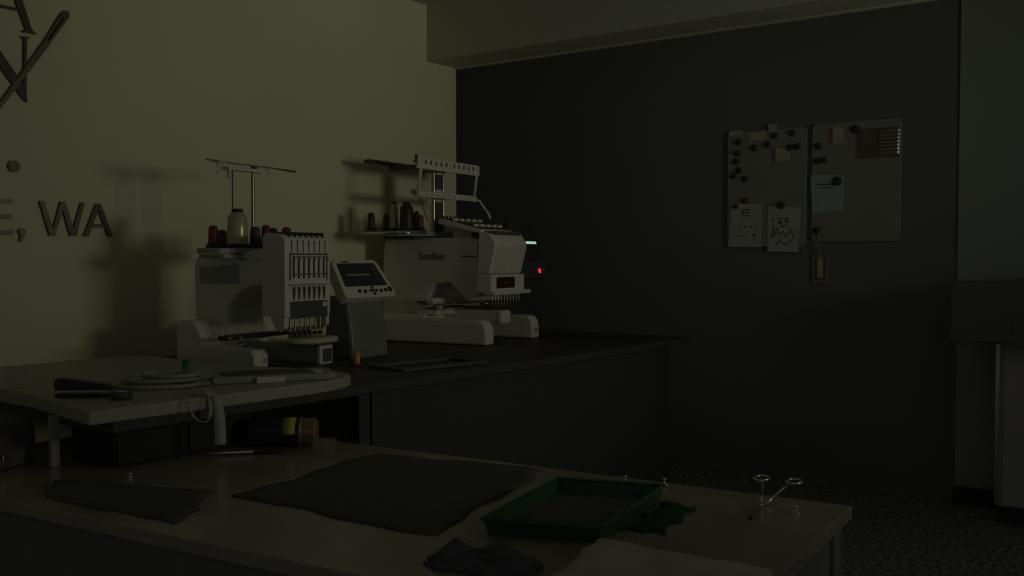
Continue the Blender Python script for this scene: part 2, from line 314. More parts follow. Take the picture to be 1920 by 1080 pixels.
# control screen on its own pedestal
cu = empty('control_unit', (2.37 + 0.42 * math.cos(U8) + 0.17 * math.sin(U8), 2.98 + 0.42 * math.sin(U8) - 0.17 * math.cos(U8), 0.85), U8, 'small white screen unit with round buttons on a pedestal right of the seven-needle machine', 'control panel')
MB().prism([(-0.10, 0.0), (-0.10, 0.04), (-0.085, 0.16), (-0.075, 0.22), (0.02, 0.25), (0.05, 0.0)], 'x', -0.14, 0.09, 0.012).build('pedestal', 'pedestal_grey', cu)
T = Matrix.Translation((0, -0.03, 0.30)) @ Matrix.Rotation(R(-33), 4, 'X')
hs = MB().prism([(-0.16, -0.085), (0.155, -0.085), (0.165, -0.07), (0.145, 0.075), (0.13, 0.09), (-0.13, 0.09), (-0.145, 0.075), (-0.165, -0.07)], 'y', -0.02, 0.025, 0.006).xf(T).build('housing', 'white_plastic', cu)
MB().prism([(-0.14, -0.035), (0.13, -0.035), (0.115, 0.07), (-0.125, 0.07)], 'y', -0.0225, -0.0195).xf(T).build('screen', 'screen_glass', hs)
MB().box((-0.10, -0.0240, 0.012), (0.05, -0.0222, 0.020)).xf(T).build('menu_bar', 'screen_grey', hs)
MB().box((-0.10, -0.0240, 0.030), (0.05, -0.0222, 0.033)).xf(T).build('menu_bar', 'dark_plastic', hs)
for k in range(5): MB().box((0.078, -0.0240, -0.022 + k * 0.018), (0.108, -0.0222, -0.011 + k * 0.018)).xf(T).build('screen_key', 'dark_plastic', hs)
for x, z, r in ((-0.07, -0.058, 0.008), (-0.035, -0.060, 0.008), (0.0, -0.058, 0.006), (0.02, -0.044, 0.006), (0.02, -0.058, 0.006), (0.02, -0.072, 0.006), (0.04, -0.058, 0.006), (0.07, -0.060, 0.008), (0.10, -0.058, 0.008), (0.132, -0.054, 0.012)):
    MB().cyl((x, -0.019, z), (x, -0.0245, z), r, seg=14).xf(T).build('button', 'black_plastic', hs)
MB().box((-0.09, -0.0222, 0.076), (-0.045, -0.0195, 0.081)).xf(T).build('name_strip', 'thread_red', hs)

# ------------------------------------------------------------------ ten-needle machine
bm_ = empty('embroidery_machine', (3.67, 3.043, 0.85), U8, 'white ten-needle embroidery machine nearer the dark opening with a black control panel and lit red button', 'sewing machine')
def B(mb, n, m, p=None): return mb.build(n, m, p or bm_)
legp = [(-0.30, 0.003), (-0.302, 0.05), (-0.295, 0.09), (-0.275, 0.112), (-0.25, 0.115), (0.10, 0.115), (0.33, 0.115), (0.335, 0.003)]
for x0, x1 in ((-0.26, -0.185), (0.185, 0.26)): B(MB().prism(legp, 'x', x0, x1, 0.010), 'leg', 'white_plastic')
for x in (-0.22, 0.22):
    for y in (-0.24, 0.27): B(MB().cyl((x, y, 0), (x, y, 0.005), 0.02), 'rubber_foot', 'black_plastic')
B(MB().box((0.205, -0.3045, 0.03), (0.24, -0.3005, 0.055), 0.001), 'leg_badge', 'grey_plastic')
B(MB().box((-0.20, 0.06, 0.006), (0.20, 0.335, 0.13), 0.012), 'base_block', 'white_plastic')
body = B(MB().prism([(-0.20, 0.25), (-0.205, 0.40), (-0.195, 0.47), (-0.14, 0.487), (0.30, 0.487), (0.345, 0.47), (0.355, 0.40), (0.36, 0.12), (0.10, 0.12), (0.09, 0.20), (0.06, 0.265), (0.0, 0.275), (-0.03, 0.27), (-0.12, 0.19), (-0.16, 0.19)], 'x', -0.125, 0.125, 0.012), 'arm_body', 'white_plastic')
# maker's name on the near side of the arm
fc = bpy.data.curves.new('t', 'FONT'); fc.body = 'brother'; fc.size = 0.052; fc.extrude = 0.0006; fc.offset = 0.0012; fc.align_x = 'CENTER'
fo = bpy.data.objects.new('t', fc); COL.objects.link(fo)
bpy.context.view_layer.update()
tm = bpy.data.meshes.new_from_object(fo.evaluated_get(bpy.context.evaluated_depsgraph_get()))
bpy.data.objects.remove(fo, do_unlink=True)
tm.transform(Matrix.Translation((-0.1262, 0.068, 0.382)) @ Matrix(((0, 0, -1, 0), (-1, 0, 0, 0), (0, 1, 0, 0), (0, 0, 0, 1))) @ Matrix.Scale(0.88, 4, (1, 0, 0)))
tm.materials.clear(); tm.materials.append(MATS['faded_ink'])
tn = bpy.data.objects.new('lettering', tm); COL.objects.link(tn); tn.parent = body
B(MB().box((-0.128, -0.17, 0.395), (-0.124, -0.095, 0.40)).box((-0.128, -0.185, 0.36), (-0.124, -0.18, 0.46)), 'seam', 'dark_plastic', body)
# head
hd2 = B(MB().prism([(-0.255, 0.318), (-0.288, 0.44), (-0.285, 0.462), (-0.262, 0.50), (-0.20, 0.512), (-0.19, 0.318)], 'x', -0.152, 0.152, 0.006), 'needle_head', 'white_plastic')
for k in range(10):
    x = -0.128 + k * 0.0284
    B(MB().prism([(-0.250, 0.322), (-0.2635, 0.322), (-0.2955, 0.44), (-0.291, 0.455), (-0.28, 0.455)], 'x', x - 0.008, x + 0.008, 0.002), 'needle_case_rib', 'white_plastic', hd2)
B(MB().box((-0.12, -0.275, 0.497), (0.12, -0.205, 0.514), 0.003), 'top_vent', 'dark_plastic', hd2)
hl = B(MB().box((-0.158, -0.272, 0.232), (0.158, -0.19, 0.316), 0.006), 'lower_head', 'white_plastic', hd2)
B(MB().box((-0.158, -0.285, 0.222), (0.20, -0.23, 0.241), 0.003), 'needle_bar_cover', 'white_plastic', hd2)
B(MB().box((-0.115, -0.2755, 0.252), (0.055, -0.2715, 0.303), 0.002), 'red_window', 'red_window', hd2)
B(MB().box((-0.075, -0.2775, 0.272), (0.01, -0.2752, 0.282)), 'red_lettering_strip', 'thread_maroon', hd2)
for k in range(10):
    x = -0.128 + k * 0.0284
    B(MB().cyl((x, -0.258, 0.225), (x, -0.258, 0.195), 0.0035, seg=8).cyl((x, -0.258, 0.195), (x, -0.258, 0.165), 0.0014, 0.0006, seg=6), 'needle_bar', 'steel', hd2)
# lower arm, carriage and hoop arms
fa = B(MB().box((-0.042, -0.25, 0.088), (0.042, 0.08, 0.146), 0.008), 'free_arm', 'white_plastic')
B(MB().box((-0.044, -0.262, 0.084), (0.044, -0.225, 0.148), 0.012, 3), 'arm_end_cap', 'white_plastic', fa)
B(MB().box((-0.19, 0.00, 0.125), (-0.03, 0.11, 0.150), 0.006).box((-0.19, 0.02, 0.175), (0.19, 0.16, 0.205), 0.010), 'carriage', 'white_plastic')
B(MB().box((-0.195, 0.06, 0.178), (-0.188, 0.11, 0.190)), 'carriage_slot', 'dark_plastic')
B(MB().box((-0.20, -0.02, 0.150), (0.20, 0.005, 0.172), 0.004), 'carriage_beam', 'grey_plastic')
for x in (-0.17, 0.17): B(MB().tube([(x, 0.0, 0.165), (x, -0.10, 0.170), (x, -0.30, 0.168)], 0.006, 6), 'hoop_arm', 'black_plastic')
B(MB().tube([(-0.12, -0.19, 0.20), (-0.13, -0.205, 0.19), (-0.11, -0.225, 0.18), (0.05, -0.235, 0.178), (0.20, -0.235, 0.178)], 0.004, 6), 'thread_trim_bar', 'chrome')
B(MB().box((-0.02, -0.02, 0.203), (0.10, 0.085, 0.262), 0.004), 'throat_patch_block', 'white_plastic')  # added block in place of a lit pale surface seen through the throat
# tension deck
dk = B(MB().prism([(-0.205, 0.502), (-0.21, 0.520), (0.01, 0.575), (0.03, 0.565), (0.02, 0.548)], 'x', -0.145, 0.145, 0.004), 'tension_deck', 'white_plastic')
B(MB().prism([(-0.19, 0.527), (0.0, 0.574), (0.0, 0.577), (-0.19, 0.5305)], 'x', -0.125, 0.16), 'deck_mat', 'black_plastic', dk)
for k in range(10):
    x = -0.11 + (k % 5) * 0.055; y = -0.16 + (k // 5) * 0.11; z = 0.5375 + (k // 5) * 0.0275
    B(MB().cyl((x, y, z - 0.002), (x, y, z + 0.010), 0.016, 0.013, seg=14), 'tension_dial', 'white_plastic', dk)
for k in range(8): B(MB().cyl((-0.12 + k * 0.034, 0.012, 0.571), (-0.12 + k * 0.034, 0.012, 0.588), 0.006, seg=8), 'guide_post', 'black_plastic', dk)
B(MB().box((-0.05, -0.10, 0.485), (0.05, 0.0, 0.53)), 'deck_support', 'white_plastic', dk)
# spool tray
tray = [(-0.34, 0.20), (-0.335, 0.12), (-0.29, 0.08), (-0.18, 0.07), (0.18, 0.07), (0.29, 0.08), (0.335, 0.12), (0.34, 0.20), (0.33, 0.32), (0.28, 0.345), (-0.28, 0.345), (-0.33, 0.32)]
st = B(MB().prism(tray, 'z', 0.492, 0.514, 0.004), 'spool_tray', 'grey_plastic')
B(MB().tube([(p[0] * 1.008, p[1] if p[1] > 0.1 else p[1] - 0.003, 0.505) for p in tray[8:] + tray[:4]], 0.005, 6), 'tray_rim', 'chrome', st)
B(MB().box((-0.20, 0.12, 0.480), (0.20, 0.30, 0.494), 0.003), 'tray_mount', 'dark_plastic', st)
# thread guide tower
B(MB().box((-0.035, 0.12, 0.50), (0.035, 0.135, 0.80), 0.003), 'mast', 'white_plastic')
for x in (-0.042, 0.042): B(MB().cyl((x, 0.113, 0.50), (x, 0.113, 0.81), 0.006, seg=12), 'mast_rod', 'mast_metal')
B(MB().box((-0.028, 0.108, 0.515), (0.03, 0.119, 0.66)).box((-0.028, 0.108, 0.72), (0.03, 0.119, 0.79)), 'mast_insert', 'dark_plastic')
fr = B(MB().box((-0.275, 0.045, 0.800), (0.275, 0.060, 0.853), 0.003), 'front_guide_rail', 'white_plastic')
for k in range(10):
    x = -0.215 + k * 0.0445 + (0.025 if k > 4 else 0)
    B(MB().box((x - 0.006, 0.0435, 0.822), (x + 0.006, 0.0455, 0.842), 0.0005), 'guide_hole', 'dark_plastic', fr)
B(MB().box((-0.285, 0.05, 0.83), (-0.272, 0.058, 0.862)).box((-0.30, 0.05, 0.826), (-0.275, 0.058, 0.834)), 'end_clip', 'dark_plastic', fr)
B(MB().prism([(0.30, 0.835), (0.355, 0.835), (0.355, 0.848), (0.33, 0.855), (0.30, 0.848)], 'x', -0.275, 0.275, 0.002), 'rear_guide_rail', 'dark_plastic')
B(MB().box((-0.275, 0.296, 0.842), (-0.16, 0.30, 0.850)), 'rail_highlight_strip', 'steel')
B(MB().box((-0.12, 0.055, 0.812), (0.12, 0.32, 0.835), 0.004), 'rail_bridge', 'dark_plastic')
for x in (-0.25, 0.25):
    B(MB().tube([(x, 0.042, 0.845), (x - 0.005, 0.06, 0.70)], 0.0075, 6), 'drop_strut', 'white_plastic')
lr = B(MB().box((-0.265, 0.055, 0.672), (0.265, 0.075, 0.700), 0.003), 'lower_guide_rail', 'white_plastic')
for k in range(9): B(MB().box((-0.20 + k * 0.05, 0.0535, 0.682), (-0.19 + k * 0.05, 0.0555, 0.691)), 'guide_hole', 'grey_plastic', lr)
B(MB().box((-0.285, 0.05, 0.682), (-0.262, 0.08, 0.704), 0.002), 'rail_end', 'grey_plastic', lr)
B(MB().tube([(0.255, 0.06, 0.685), (0.275, 0.045, 0.675), (0.285, 0.0, 0.61), (0.285, -0.01, 0.585)], 0.007, 6), 'side_strut', 'white_plastic')
B(MB().tube([(-0.25, 0.06, 0.675), (-0.235, 0.02, 0.56)], 0.0025, 6), 'side_wire', 'dark_plastic')
B(MB().box((-0.04, 0.065, 0.676), (0.04, 0.12, 0.696)), 'rail_link', 'grey_plastic')
# control panel, tilted back
TP = Matrix.Translation((0.385, -0.20, 0.285)) @ Matrix.Rotation(R(-15), 4, 'X')
pn = B(MB().prism([(-0.14, 0.0), (0.15, 0.0), (0.15, 0.30), (0.14, 0.315), (-0.13, 0.315), (-0.14, 0.30)], 'y', -0.012, 0.022, 0.005).xf(TP), 'control_panel', 'panel_black')
B(MB().box((-0.115, -0.0135, 0.09), (0.125, -0.0118, 0.295), 0.0005).xf(TP), 'display', 'screen_glass', pn)
B(MB().box((-0.01, -0.0150, 0.178), (0.10, -0.0134, 0.192), 0.0005).xf(TP), 'reflection_bar', 'reflection_glow', pn)  # glowing bar imitates a light reflection on the panel
B(MB().cyl((0.07, -0.0118, 0.038), (0.07, -0.0155, 0.038), 0.0115, seg=16).xf(TP), 'start_button', 'red_glow', pn)
B(MB().box((0.067, -0.0168, 0.032), (0.073, -0.0154, 0.044)).xf(TP), 'button_mark', 'thread_red', pn)
B(MB().cyl((0.115, -0.0118, 0.046), (0.115, -0.0145, 0.046), 0.006, seg=12).xf(TP), 'button', 'grey_plastic', pn)
B(MB().prism([(-0.10, 0.27), (0.02, 0.27), (0.02, 0.33), (-0.10, 0.33)], 'x', 0.12, 0.34, 0.004).xf(Matrix.Translation((0, -0.03, 0.0))), 'panel_arm', 'dark_plastic', pn)

# ------------------------------------------------------------------ thread cones
def cone(root_loc, h, r, m, label, group, top=None, base_r=None, flange=True):
    o = empty('thread_cone', root_loc, 0, label, 'thread', group); br = base_r or r * 1.5
    MB().lathe([(br * 0.3, 0), (br, 0), (br, 0.004), (r * 1.18, 0.012), (r * 1.02, 0.016)]).build('cone_base', 'black_plastic', o)
    MB().lathe([(r * 1.0, 0.012), (r * 1.02, 0.02), (r * 0.98, h * 0.5), (r * 0.92, h * 0.80), (r * 0.62, h * 0.90), (r * 0.5, h * 0.91)]).build('thread', m, o)
    MB().lathe([(r * 0.52, h * 0.86), (r * 0.56, h * 0.90), (r * 0.54, h), (r * 0.40, h), (r * 0.38, h * 0.95)]).build('cone_top', top or 'black_plastic', o)
    return o
def small_cone(root_loc, h, r, m, label, group):
    o = empty('thread_cone', root_loc, 0, label, 'thread', group)
    MB().lathe([(r * 0.3, 0), (r * 1.75, 0), (r * 1.7, 0.004), (r * 1.25, 0.018), (r * 1.1, 0.02)]).build('cone_base', 'black_plastic', o)
    MB().lathe([(r * 1.12, 0.014), (r * 1.1, 0.03), (r * 0.95, h * 0.9), (r * 0.75, h * 0.97), (r * 0.4, h * 0.975)]).build('thread', m, o)
    MB().lathe([(r * 0.45, h * 0.95), (r * 0.45, h), (r * 0.25, h)]).build('cone_top', 'black_plastic', o)
    return o
def jw(x, y, z): return (2.37 + x * math.cos(U8) - y * math.sin(U8), 2.98 + x * math.sin(U8) + y * math.cos(U8), 0.85 + z)
def bw(x, y, z): return (3.67 + x * math.cos(U8) - y * math.sin(U8), 3.043 + x * math.sin(U8) + y * math.cos(U8), 0.85 + z)
GA, GB = 'thread cones on the seven-needle machine', 'thread cones on the ten-needle machine'
small_cone(jw(-0.12, 0.048, 0.428), 0.082, 0.0165, 'thread_red', 'small dull red thread cone at the left end of the seven-needle machine tray', GA)
cone(jw(-0.075, -0.026, 0.428), 0.142, 0.0375, 'thread_gold', 'large pale gold thread cone in front of the left metal rod', GA, base_r=0.043)
small_cone(jw(-0.065, 0.062, 0.428), 0.068, 0.018, 'thread_brown', 'short brown thread cone hidden behind the large pale gold cone', GA)
small_cone(jw(0.02, -0.022, 0.428), 0.080, 0.0185, 'thread_navy', 'dark navy thread cone right of the large pale gold cone', GA)
small_cone(jw(0.075, -0.024, 0.428), 0.088, 0.0165, 'thread_crimson', 'crimson thread cone behind the seven-needle head, beside the navy cone', GA)
small_cone(jw(0.115, -0.022, 0.428), 0.078, 0.017, 'thread_maroon', 'dark maroon thread cone between the crimson and the bright red cones', GA)
small_cone(jw(0.175, -0.036, 0.428), 0.082, 0.018, 'thread_red', 'bright red thread cone showing above the top of the seven-needle head', GA)
small_cone(bw(-0.29, 0.30, 0.514), 0.088, 0.0165, 'thread_maroon', 'small dark maroon thread cone at the left end of the ten-needle tray', GB)
small_cone(bw(-0.24, 0.252, 0.514), 0.082, 0.0125, 'thread_teal', 'slim teal thread cone between the maroon and the tall pale gold cones', GB)
cone(bw(-0.25, 0.198, 0.514), 0.138, 0.0175, 'thread_gold', 'tall slim pale gold thread cone on the ten-needle tray', GB, base_r=0.03)
cone(bw(-0.25, 0.128, 0.514), 0.136, 0.032, 'thread_black', 'large black thread cone on the ten-needle tray', GB)
small_cone(bw(-0.14, 0.15, 0.514), 0.098, 0.014, 'thread_maroon', 'dark plum thread cone behind the large black cone', GB)
small_cone(bw(-0.19, 0.095, 0.514), 0.078, 0.017, 'thread_rust', 'small rust red thread cone right of the large black cone', GB)

# ------------------------------------------------------------------ magnet boards
XW = 5.365
def board(y0, y1, z0, z1, rot, label):
    o = empty('magnet_board', (XW, (y0 + y1) / 2, (z0 + z1) / 2), 0, label, 'board', 'magnet boards'); W, H = (y1 - y0) / 2, (z1 - z0) / 2; r = 0.028
    pts = []
    for cx, cz, a0 in ((W - r, H - r, 0), (-W + r, H - r, 90), (-W + r, -H + r, 180), (W - r, -H + r, 270)):
        for k in range(5): a = R(a0 + k * 22.5); pts.append((cx + r * math.cos(a), cz + r * math.sin(a)))
    MB().prism(pts, 'x', -0.018, -0.001, 0.002).build('panel', 'whiteboard', o); return o
b1 = board(1.965, 2.428, 1.302, 1.957, 0, 'left pale magnet board covered with round black magnets on the black wall')
b2 = board(1.466, 1.934, 1.327, 1.966, 0, 'right pale magnet board with a blue note and a slatted holder')
def magnet(y, z, m, label, x=XW - 0.018, r=0.019, g='round magnets on the left board'):
    o = empty('magnet', (x, y, z), 0, label, 'magnet', g)
    rot = Matrix.Rotation(R(-90), 4, 'Y')
    MB().lathe([(r, 0.0005), (r, 0.006), (r * 0.85, 0.009), (r * 0.4, 0.0095)], seg=16).xf(rot).build('disc', m, o)
    MB().lathe([(r * 0.42, 0.009), (r * 0.45, 0.016), (r * 0.3, 0.02), (0.001, 0.02)], seg=12).xf(rot).build('grip', m, o)
    return o
ml = [(2.358, 1.9, 'black magnet at the upper left corner of the left board'), (2.265, 1.859, 'black magnet in the upper row right of the corner magnet, left board'),
      (2.188, 1.874, 'black magnet near the top middle of the left board'), (2.146, 1.921, 'black magnet just under the paper tab on the top edge of the left board'),
      (2.046, 1.928, 'black magnet at the top right of the left board'), (2.057, 1.848, 'left one of the two touching black magnets at the right of the left board'),
      (2.016, 1.852, 'right one of the two touching black magnets at the right of the left board'), (2.365, 1.837, 'black magnet second from top in the left column of the left board'),
      (2.373, 1.789, 'black magnet third from top in the left column of the left board'), (2.358, 1.738, 'upper one of the two overlapping black magnets in the left column'),
      (2.389, 1.709, 'lower one of the two overlapping black magnets, at the left rim of the left board'), (2.321, 1.687, 'black magnet lowest of the left column, above the blank middle')]
for y, z, l in ml: magnet(y, z, 'magnet', l)
magnet(2.317, 1.563, 'magnet_red', 'dull red magnet above the left paper card')
magnet(2.373, 1.533, 'magnet', 'small black magnet on the top corner of the left paper card', XW - 0.0215, 0.014)
magnet(2.104, 1.532, 'magnet', 'black magnet holding the second paper card', XW - 0.0215, 0.021)
GR = 'round magnets on the right board'
magnet(1.70, 1.922, 'magnet', 'black magnet at the top middle of the right board', r=0.023, g=GR)
magnet(1.90, 1.845, 'magnet', 'black magnet at the left rim of the right board', g=GR)
magnet(1.905, 1.765, 'magnet', 'left one of the paired black magnets above the blue note', r=0.017, g=GR)
magnet(1.869, 1.769, 'magnet', 'right one of the paired black magnets above the blue note', r=0.017, g=GR)
magnet(1.794, 1.652, 'magnet', 'black magnet holding the blue note', XW - 0.0215, 0.025, GR)
magnet(1.904, 1.389, 'magnet', 'black magnet from which the tag string hangs', r=0.02, g=GR)
def sheet(name, quad, x, m, label, cat, group=None):
    c = Vector((sum(p[0] for p in quad) / 4, sum(p[1] for p in quad) / 4)); o = empty(name, (x, c.x, c.y), 0, label, cat, group)
    MB().prism([(p[0] - c.x, p[1] - c.y) for p in quad], 'x', -0.0022, 0.0).build('sheet', m, o); return o
XP = XW - 0.0185
c1 = sheet('paper_card', [(2.402, 1.551), (2.216, 1.54), (2.224, 1.3), (2.42, 1.303)], XP, 'paper', 'pale paper card with a dotted pattern at the lower left of the left board', 'paper', 'paper cards')
c2 = sheet('paper_card', [(2.182, 1.53), (1.994, 1.517), (2.006, 1.271), (2.185, 1.274)], XP, 'paper', 'pale paper card with a dark figure drawing at the lower right of the left board', 'paper', 'paper cards')
c3 = sheet('paper_note', [(1.94, 1.692), (1.758, 1.679), (1.764, 1.495), (1.93, 1.489)], XP, 'cyan_paper', 'pale blue note with two dark lines on the right board', 'note')
def ink(o, l, m='ink', name='print'):
    mb = MB()
    for y0, z0, y1, z1 in l: mb.box((-0.0030, y0, z0), (-0.0021, y1, z1))
    mb.build(name, m, o)
ink(c1, [(-0.025, 0.085, 0.025, 0.092), (-0.022, 0.070, -0.002, 0.080), (0.004, 0.066, 0.024, 0.078), (-0.027, 0.052, 0.02, 0.058)], name='emblem')
for k in range(5): ink(c1, [(-0.072 + k * 0.034, 0.0 - 0.012, -0.062 + k * 0.034, -0.002)], 'ink_red' if k == 3 else 'ink', 'dot')
ink(c1, [(-0.06, -0.062, -0.045, -0.048)], 'ink', 'dot'); ink(c1, [(0.0, -0.060, 0.08, -0.056)], 'ink_red', 'line')
ink(c2, [(-0.03, 0.055, 0.03, 0.062), (-0.03, 0.035, -0.012, 0.05), (0.01, 0.03, 0.03, 0.046), (-0.02, 0.015, 0.02, 0.022)], name='emblem')
def stroke(o, pts, wd, m='ink', name='drawn_line'):
    MB().tube([(-0.0024, p[0], p[1]) for p in pts], wd, 5).build(name, m, o)
stroke(c2, [(0.055, -0.04), (0.035, 0.01), (0.02, -0.03), (0.0, -0.01), (-0.02, -0.045), (-0.04, 0.0), (-0.065, -0.05)], 0.003)
stroke(c2, [(0.04, -0.09), (0.02, -0.06), (-0.01, -0.085), (-0.05, -0.06)], 0.003)
stroke(c2, [(0.06, 0.06), (0.055, 0.0), (0.07, -0.05)], 0.003)
ink(c3, [(-0.055, 0.045, 0.065, 0.051), (-0.035, 0.028, 0.045, 0.033)], name='line')
def tabs(quad, label, m): return sheet('paper_tab', quad, XP, m, label, 'paper', 'small paper tabs')
tabs([(2.184, 1.985), (2.134, 1.985), (2.134, 1.939), (2.184, 1.939)], 'small pale tab sticking up from the top edge of the left board', 'cyan_paper')
tabs([(2.42, 1.962), (2.338, 1.965), (2.338, 1.94), (2.42, 1.937)], 'thin pale tab at the top left corner of the left board', 'paper')
tabs([(2.30, 1.945), (2.20, 1.95), (2.20, 1.90), (2.30, 1.897)], 'cream tab between the top magnets of the left board', 'cream_tab')
def twin(y0, y1, z0, z1, label):
    o = sheet('paper_tab', [(y0, z0), (y1, z0), (y1, z1), (y0, z1)], XP, 'cream_tab', label, 'paper', 'small paper tabs')
    MB().box((-0.003, (y0 - y1) / 2 * -1 - 0.02 if False else (y1 - y0) / 2 - 0.018, (z0 - z1) / 2), (-0.0021, (y1 - y0) / 2, (z1 - z0) / 2)).build('red_end', 'red_tab', o)
twin(2.06, 2.158, 1.776, 1.847, 'cream tab with a reddish end in the middle of the left board')
twin(1.765, 1.838, 1.855, 1.939, 'cream tab with a reddish end at the top of the right board')
tg = empty('hanging_tag', (XW, 1.884, 1.255), 0, 'brown rectangular tag hanging on a string below the right board', 'tag')
MB().box((-0.012, -0.048, -0.158), (-0.004, 0.048, 0.0), 0.003).build('plate', 'tag_brown', tg)
MB().box((-0.0145, -0.014, -0.125), (-0.0119, 0.016, -0.018), 0.001).build('label_strip', 'cream_tab', tg)
MB().box((-0.0135, -0.030, -0.135), (-0.0119, 0.030, -0.012)).build('inner_panel', 'wood_brown', tg)
MB().cyl((-0.012, 0, -0.004), (-0.018, 0, -0.004), 0.014, seg=12).build('clip', 'steel', tg)
MB().tube([(-0.02, 0.0, -0.004), (-0.03, 0.030, 0.10), (-0.03, 0.024, 0.134), (-0.03, 0.008, 0.134), (-0.02, 0.002, -0.004)], 0.0022, 6).build('string', 'ribbon', tg)
hl_ = empty('slatted_holder', (XW - 0.018, 1.57, 1.84), 0, 'brown slatted holder with shiny metal ends on the right magnet board', 'holder')
MB().box((-0.014, -0.10, -0.075), (-0.0005, 0.105, 0.078), 0.003).build('back', 'wood_brown', hl_)
for k in range(7):
    z = -0.053 + k * 0.0185
    MB().box((-0.022, -0.092, z - 0.006), (-0.0135, 0.0, z + 0.006), 0.001).build('slat', 'tag_brown', hl_)
    MB().prism([(-0.022, -0.091 - 0.0005 * k), (-0.0145, -0.1007 - 0.0005 * k), (-0.0125, -0.1007 - 0.0005 * k), (-0.0125, -0.091 - 0.0005 * k)], 'z', z - 0.0065, z + 0.0065).build('metal_end', 'chrome', hl_)

# ------------------------------------------------------------------ right: printer on a cabinet
cb = empty('cabinet', (5.19, 0.50, 0), 0, 'pale cabinet with a shiny edge trim under the black printer at the right', 'cabinet')
wpart(MB().box((5.025, 0.10, 0.09), (5.345, 0.925, 0.845), 0.003), 'body', 'cabinet', cb)
wpart(MB().box((5.05, 0.12, 0.0), (5.34, 0.90, 0.09)), 'plinth', 'counter_black', cb)
wpart(MB().box((5.010, 0.505, 0.10), (5.026, 0.905, 0.838), 0.003), 'door', 'cabinet', cb)
wpart(MB().box((5.010, 0.11, 0.10), (5.026, 0.500, 0.838), 0.003), 'door', 'cabinet', cb)
wpart(MB().prism([(5.008, 0.938), (5.020, 0.922), (5.026, 0.922), (5.026, 0.938)], 'z', 0.10, 0.845), 'edge_trim', 'steel', cb)
pt = empty('printer', (5.1, 0.7, 0.846), 0, 'wide flat black printer on the pale cabinet at the right edge', 'printer')
wpart(MB().box((4.90, 0.15, 0.858), (5.33, 1.115, 1.128), 0.006), 'body', 'printer_black', pt)
wpart(MB().box((4.90, 0.20, 0.846), (5.33, 0.885, 0.860)), 'base', 'printer_black', pt)
wpart(MB().prism([(0.885, 1.128), (0.870, 1.152), (0.20, 1.152), (0.18, 1.128)], 'x', 4.91, 5.32), 'lid', 'printer_black', pt)
wpart(MB().box((4.895, 0.25, 0.90), (4.902, 0.85, 0.98), 0.002), 'paper_slot', 'printer_black', pt)

# ------------------------------------------------------------------ things on the worktable
TZ = 0.7205
def cloth(name, quad, z, thick, m, amp, label, cat, nx=26, ny=26, edge=0.012, seed=1, freq=1.0, group=None):
    rnd = random.Random(seed); ph = [rnd.uniform(0, 6.28) for _ in range(8)]
    A, Bq, Cq, D = [Vector(p) for p in quad]; cen = (A + Bq + Cq + D) / 4; vs = []
    for layer in (1, 0):
        for i in range(nx + 1):
            for j in range(ny + 1):
                u, v = i / nx, j / ny
                p = (A * (1 - u) + D * u) * (1 - v) + (Bq * (1 - u) + Cq * u) * v
                du = math.sin(v * 9 * freq + ph[0]) * 0.6 + math.sin(v * 21 * freq + ph[1]) * 0.4; dv = math.sin(u * 8 * freq + ph[2]) * 0.6 + math.sin(u * 19 * freq + ph[3]) * 0.4
                p = p + (D - A).normalized() * du * edge * (2 * u - 1) + (Bq - A).normalized() * dv * edge * (2 * v - 1)
                h = amp * (0.5 + 0.25 * math.sin(7 * freq * (u + 0.4 * v) + ph[4]) + 0.25 * math.sin(11 * freq * (v - 0.5 * u) + ph[5]))
                fall = min(1, 6 * min(u, 1 - u, v, 1 - v) + 0.15)
                vs.append((p.x - cen.x, p.y - cen.y, (h * fall + thick) if layer else 0.0))
    n = ny + 1; N = (nx + 1) * n; fs = []
    for i in range(nx):
        for j in range(ny):
            a, b, c, d = i * n + j, (i + 1) * n + j, (i + 1) * n + j + 1, i * n + j + 1
            fs.append((a, b, c, d)); fs.append((N + d, N + c, N + b, N + a))
    rim = [i * n for i in range(nx + 1)] + [nx * n + j for j in range(1, n)] + [i * n + ny for i in range(nx - 1, -1, -1)] + [j for j in range(ny - 1, 0, -1)]
    for k in range(len(rim)): a, b = rim[k], rim[(k + 1) % len(rim)]; fs.append((b, a, N + a, N + b))
    o = MB().add(vs, fs, True).build(name, m, None, (cen.x, cen.y, z)); tag(o, label, cat, group); return o
cloth('fabric_sheet', [(1.381, 1.786), (1.906, 1.869), (2.014, 1.389), (1.407, 1.234)], TZ, 0.003, 'black_cloth', 0.006, 'large black fabric sheet spread in the middle of the worktable', 'fabric', seed=3)
cloth('fabric_sheet', [(1.125, 2.118), (1.228, 2.253), (1.384, 1.865), (1.171, 1.689)], TZ, 0.003, 'black_cloth', 0.006, 'smaller black fabric piece at the left front edge of the worktable', 'fabric', seed=5)
cloth('folded_cloth', [(1.286, 0.882), (1.533, 0.94), (1.540, 0.615), (1.300, 0.600)], TZ, 0.018, 'cream_cloth', 0.012, 'folded cream cloth at the bottom edge of the worktable', 'cloth', seed=8, edge=0.006)
cloth('crumpled_fabric', [(1.265, 1.13), (1.36, 1.15), (1.40, 0.98), (1.27, 0.90)], TZ, 0.004, 'black_cloth', 0.03, 'small crumpled dark fabric between the green tray and the cream cloth', 'fabric', seed=11, freq=1.6)
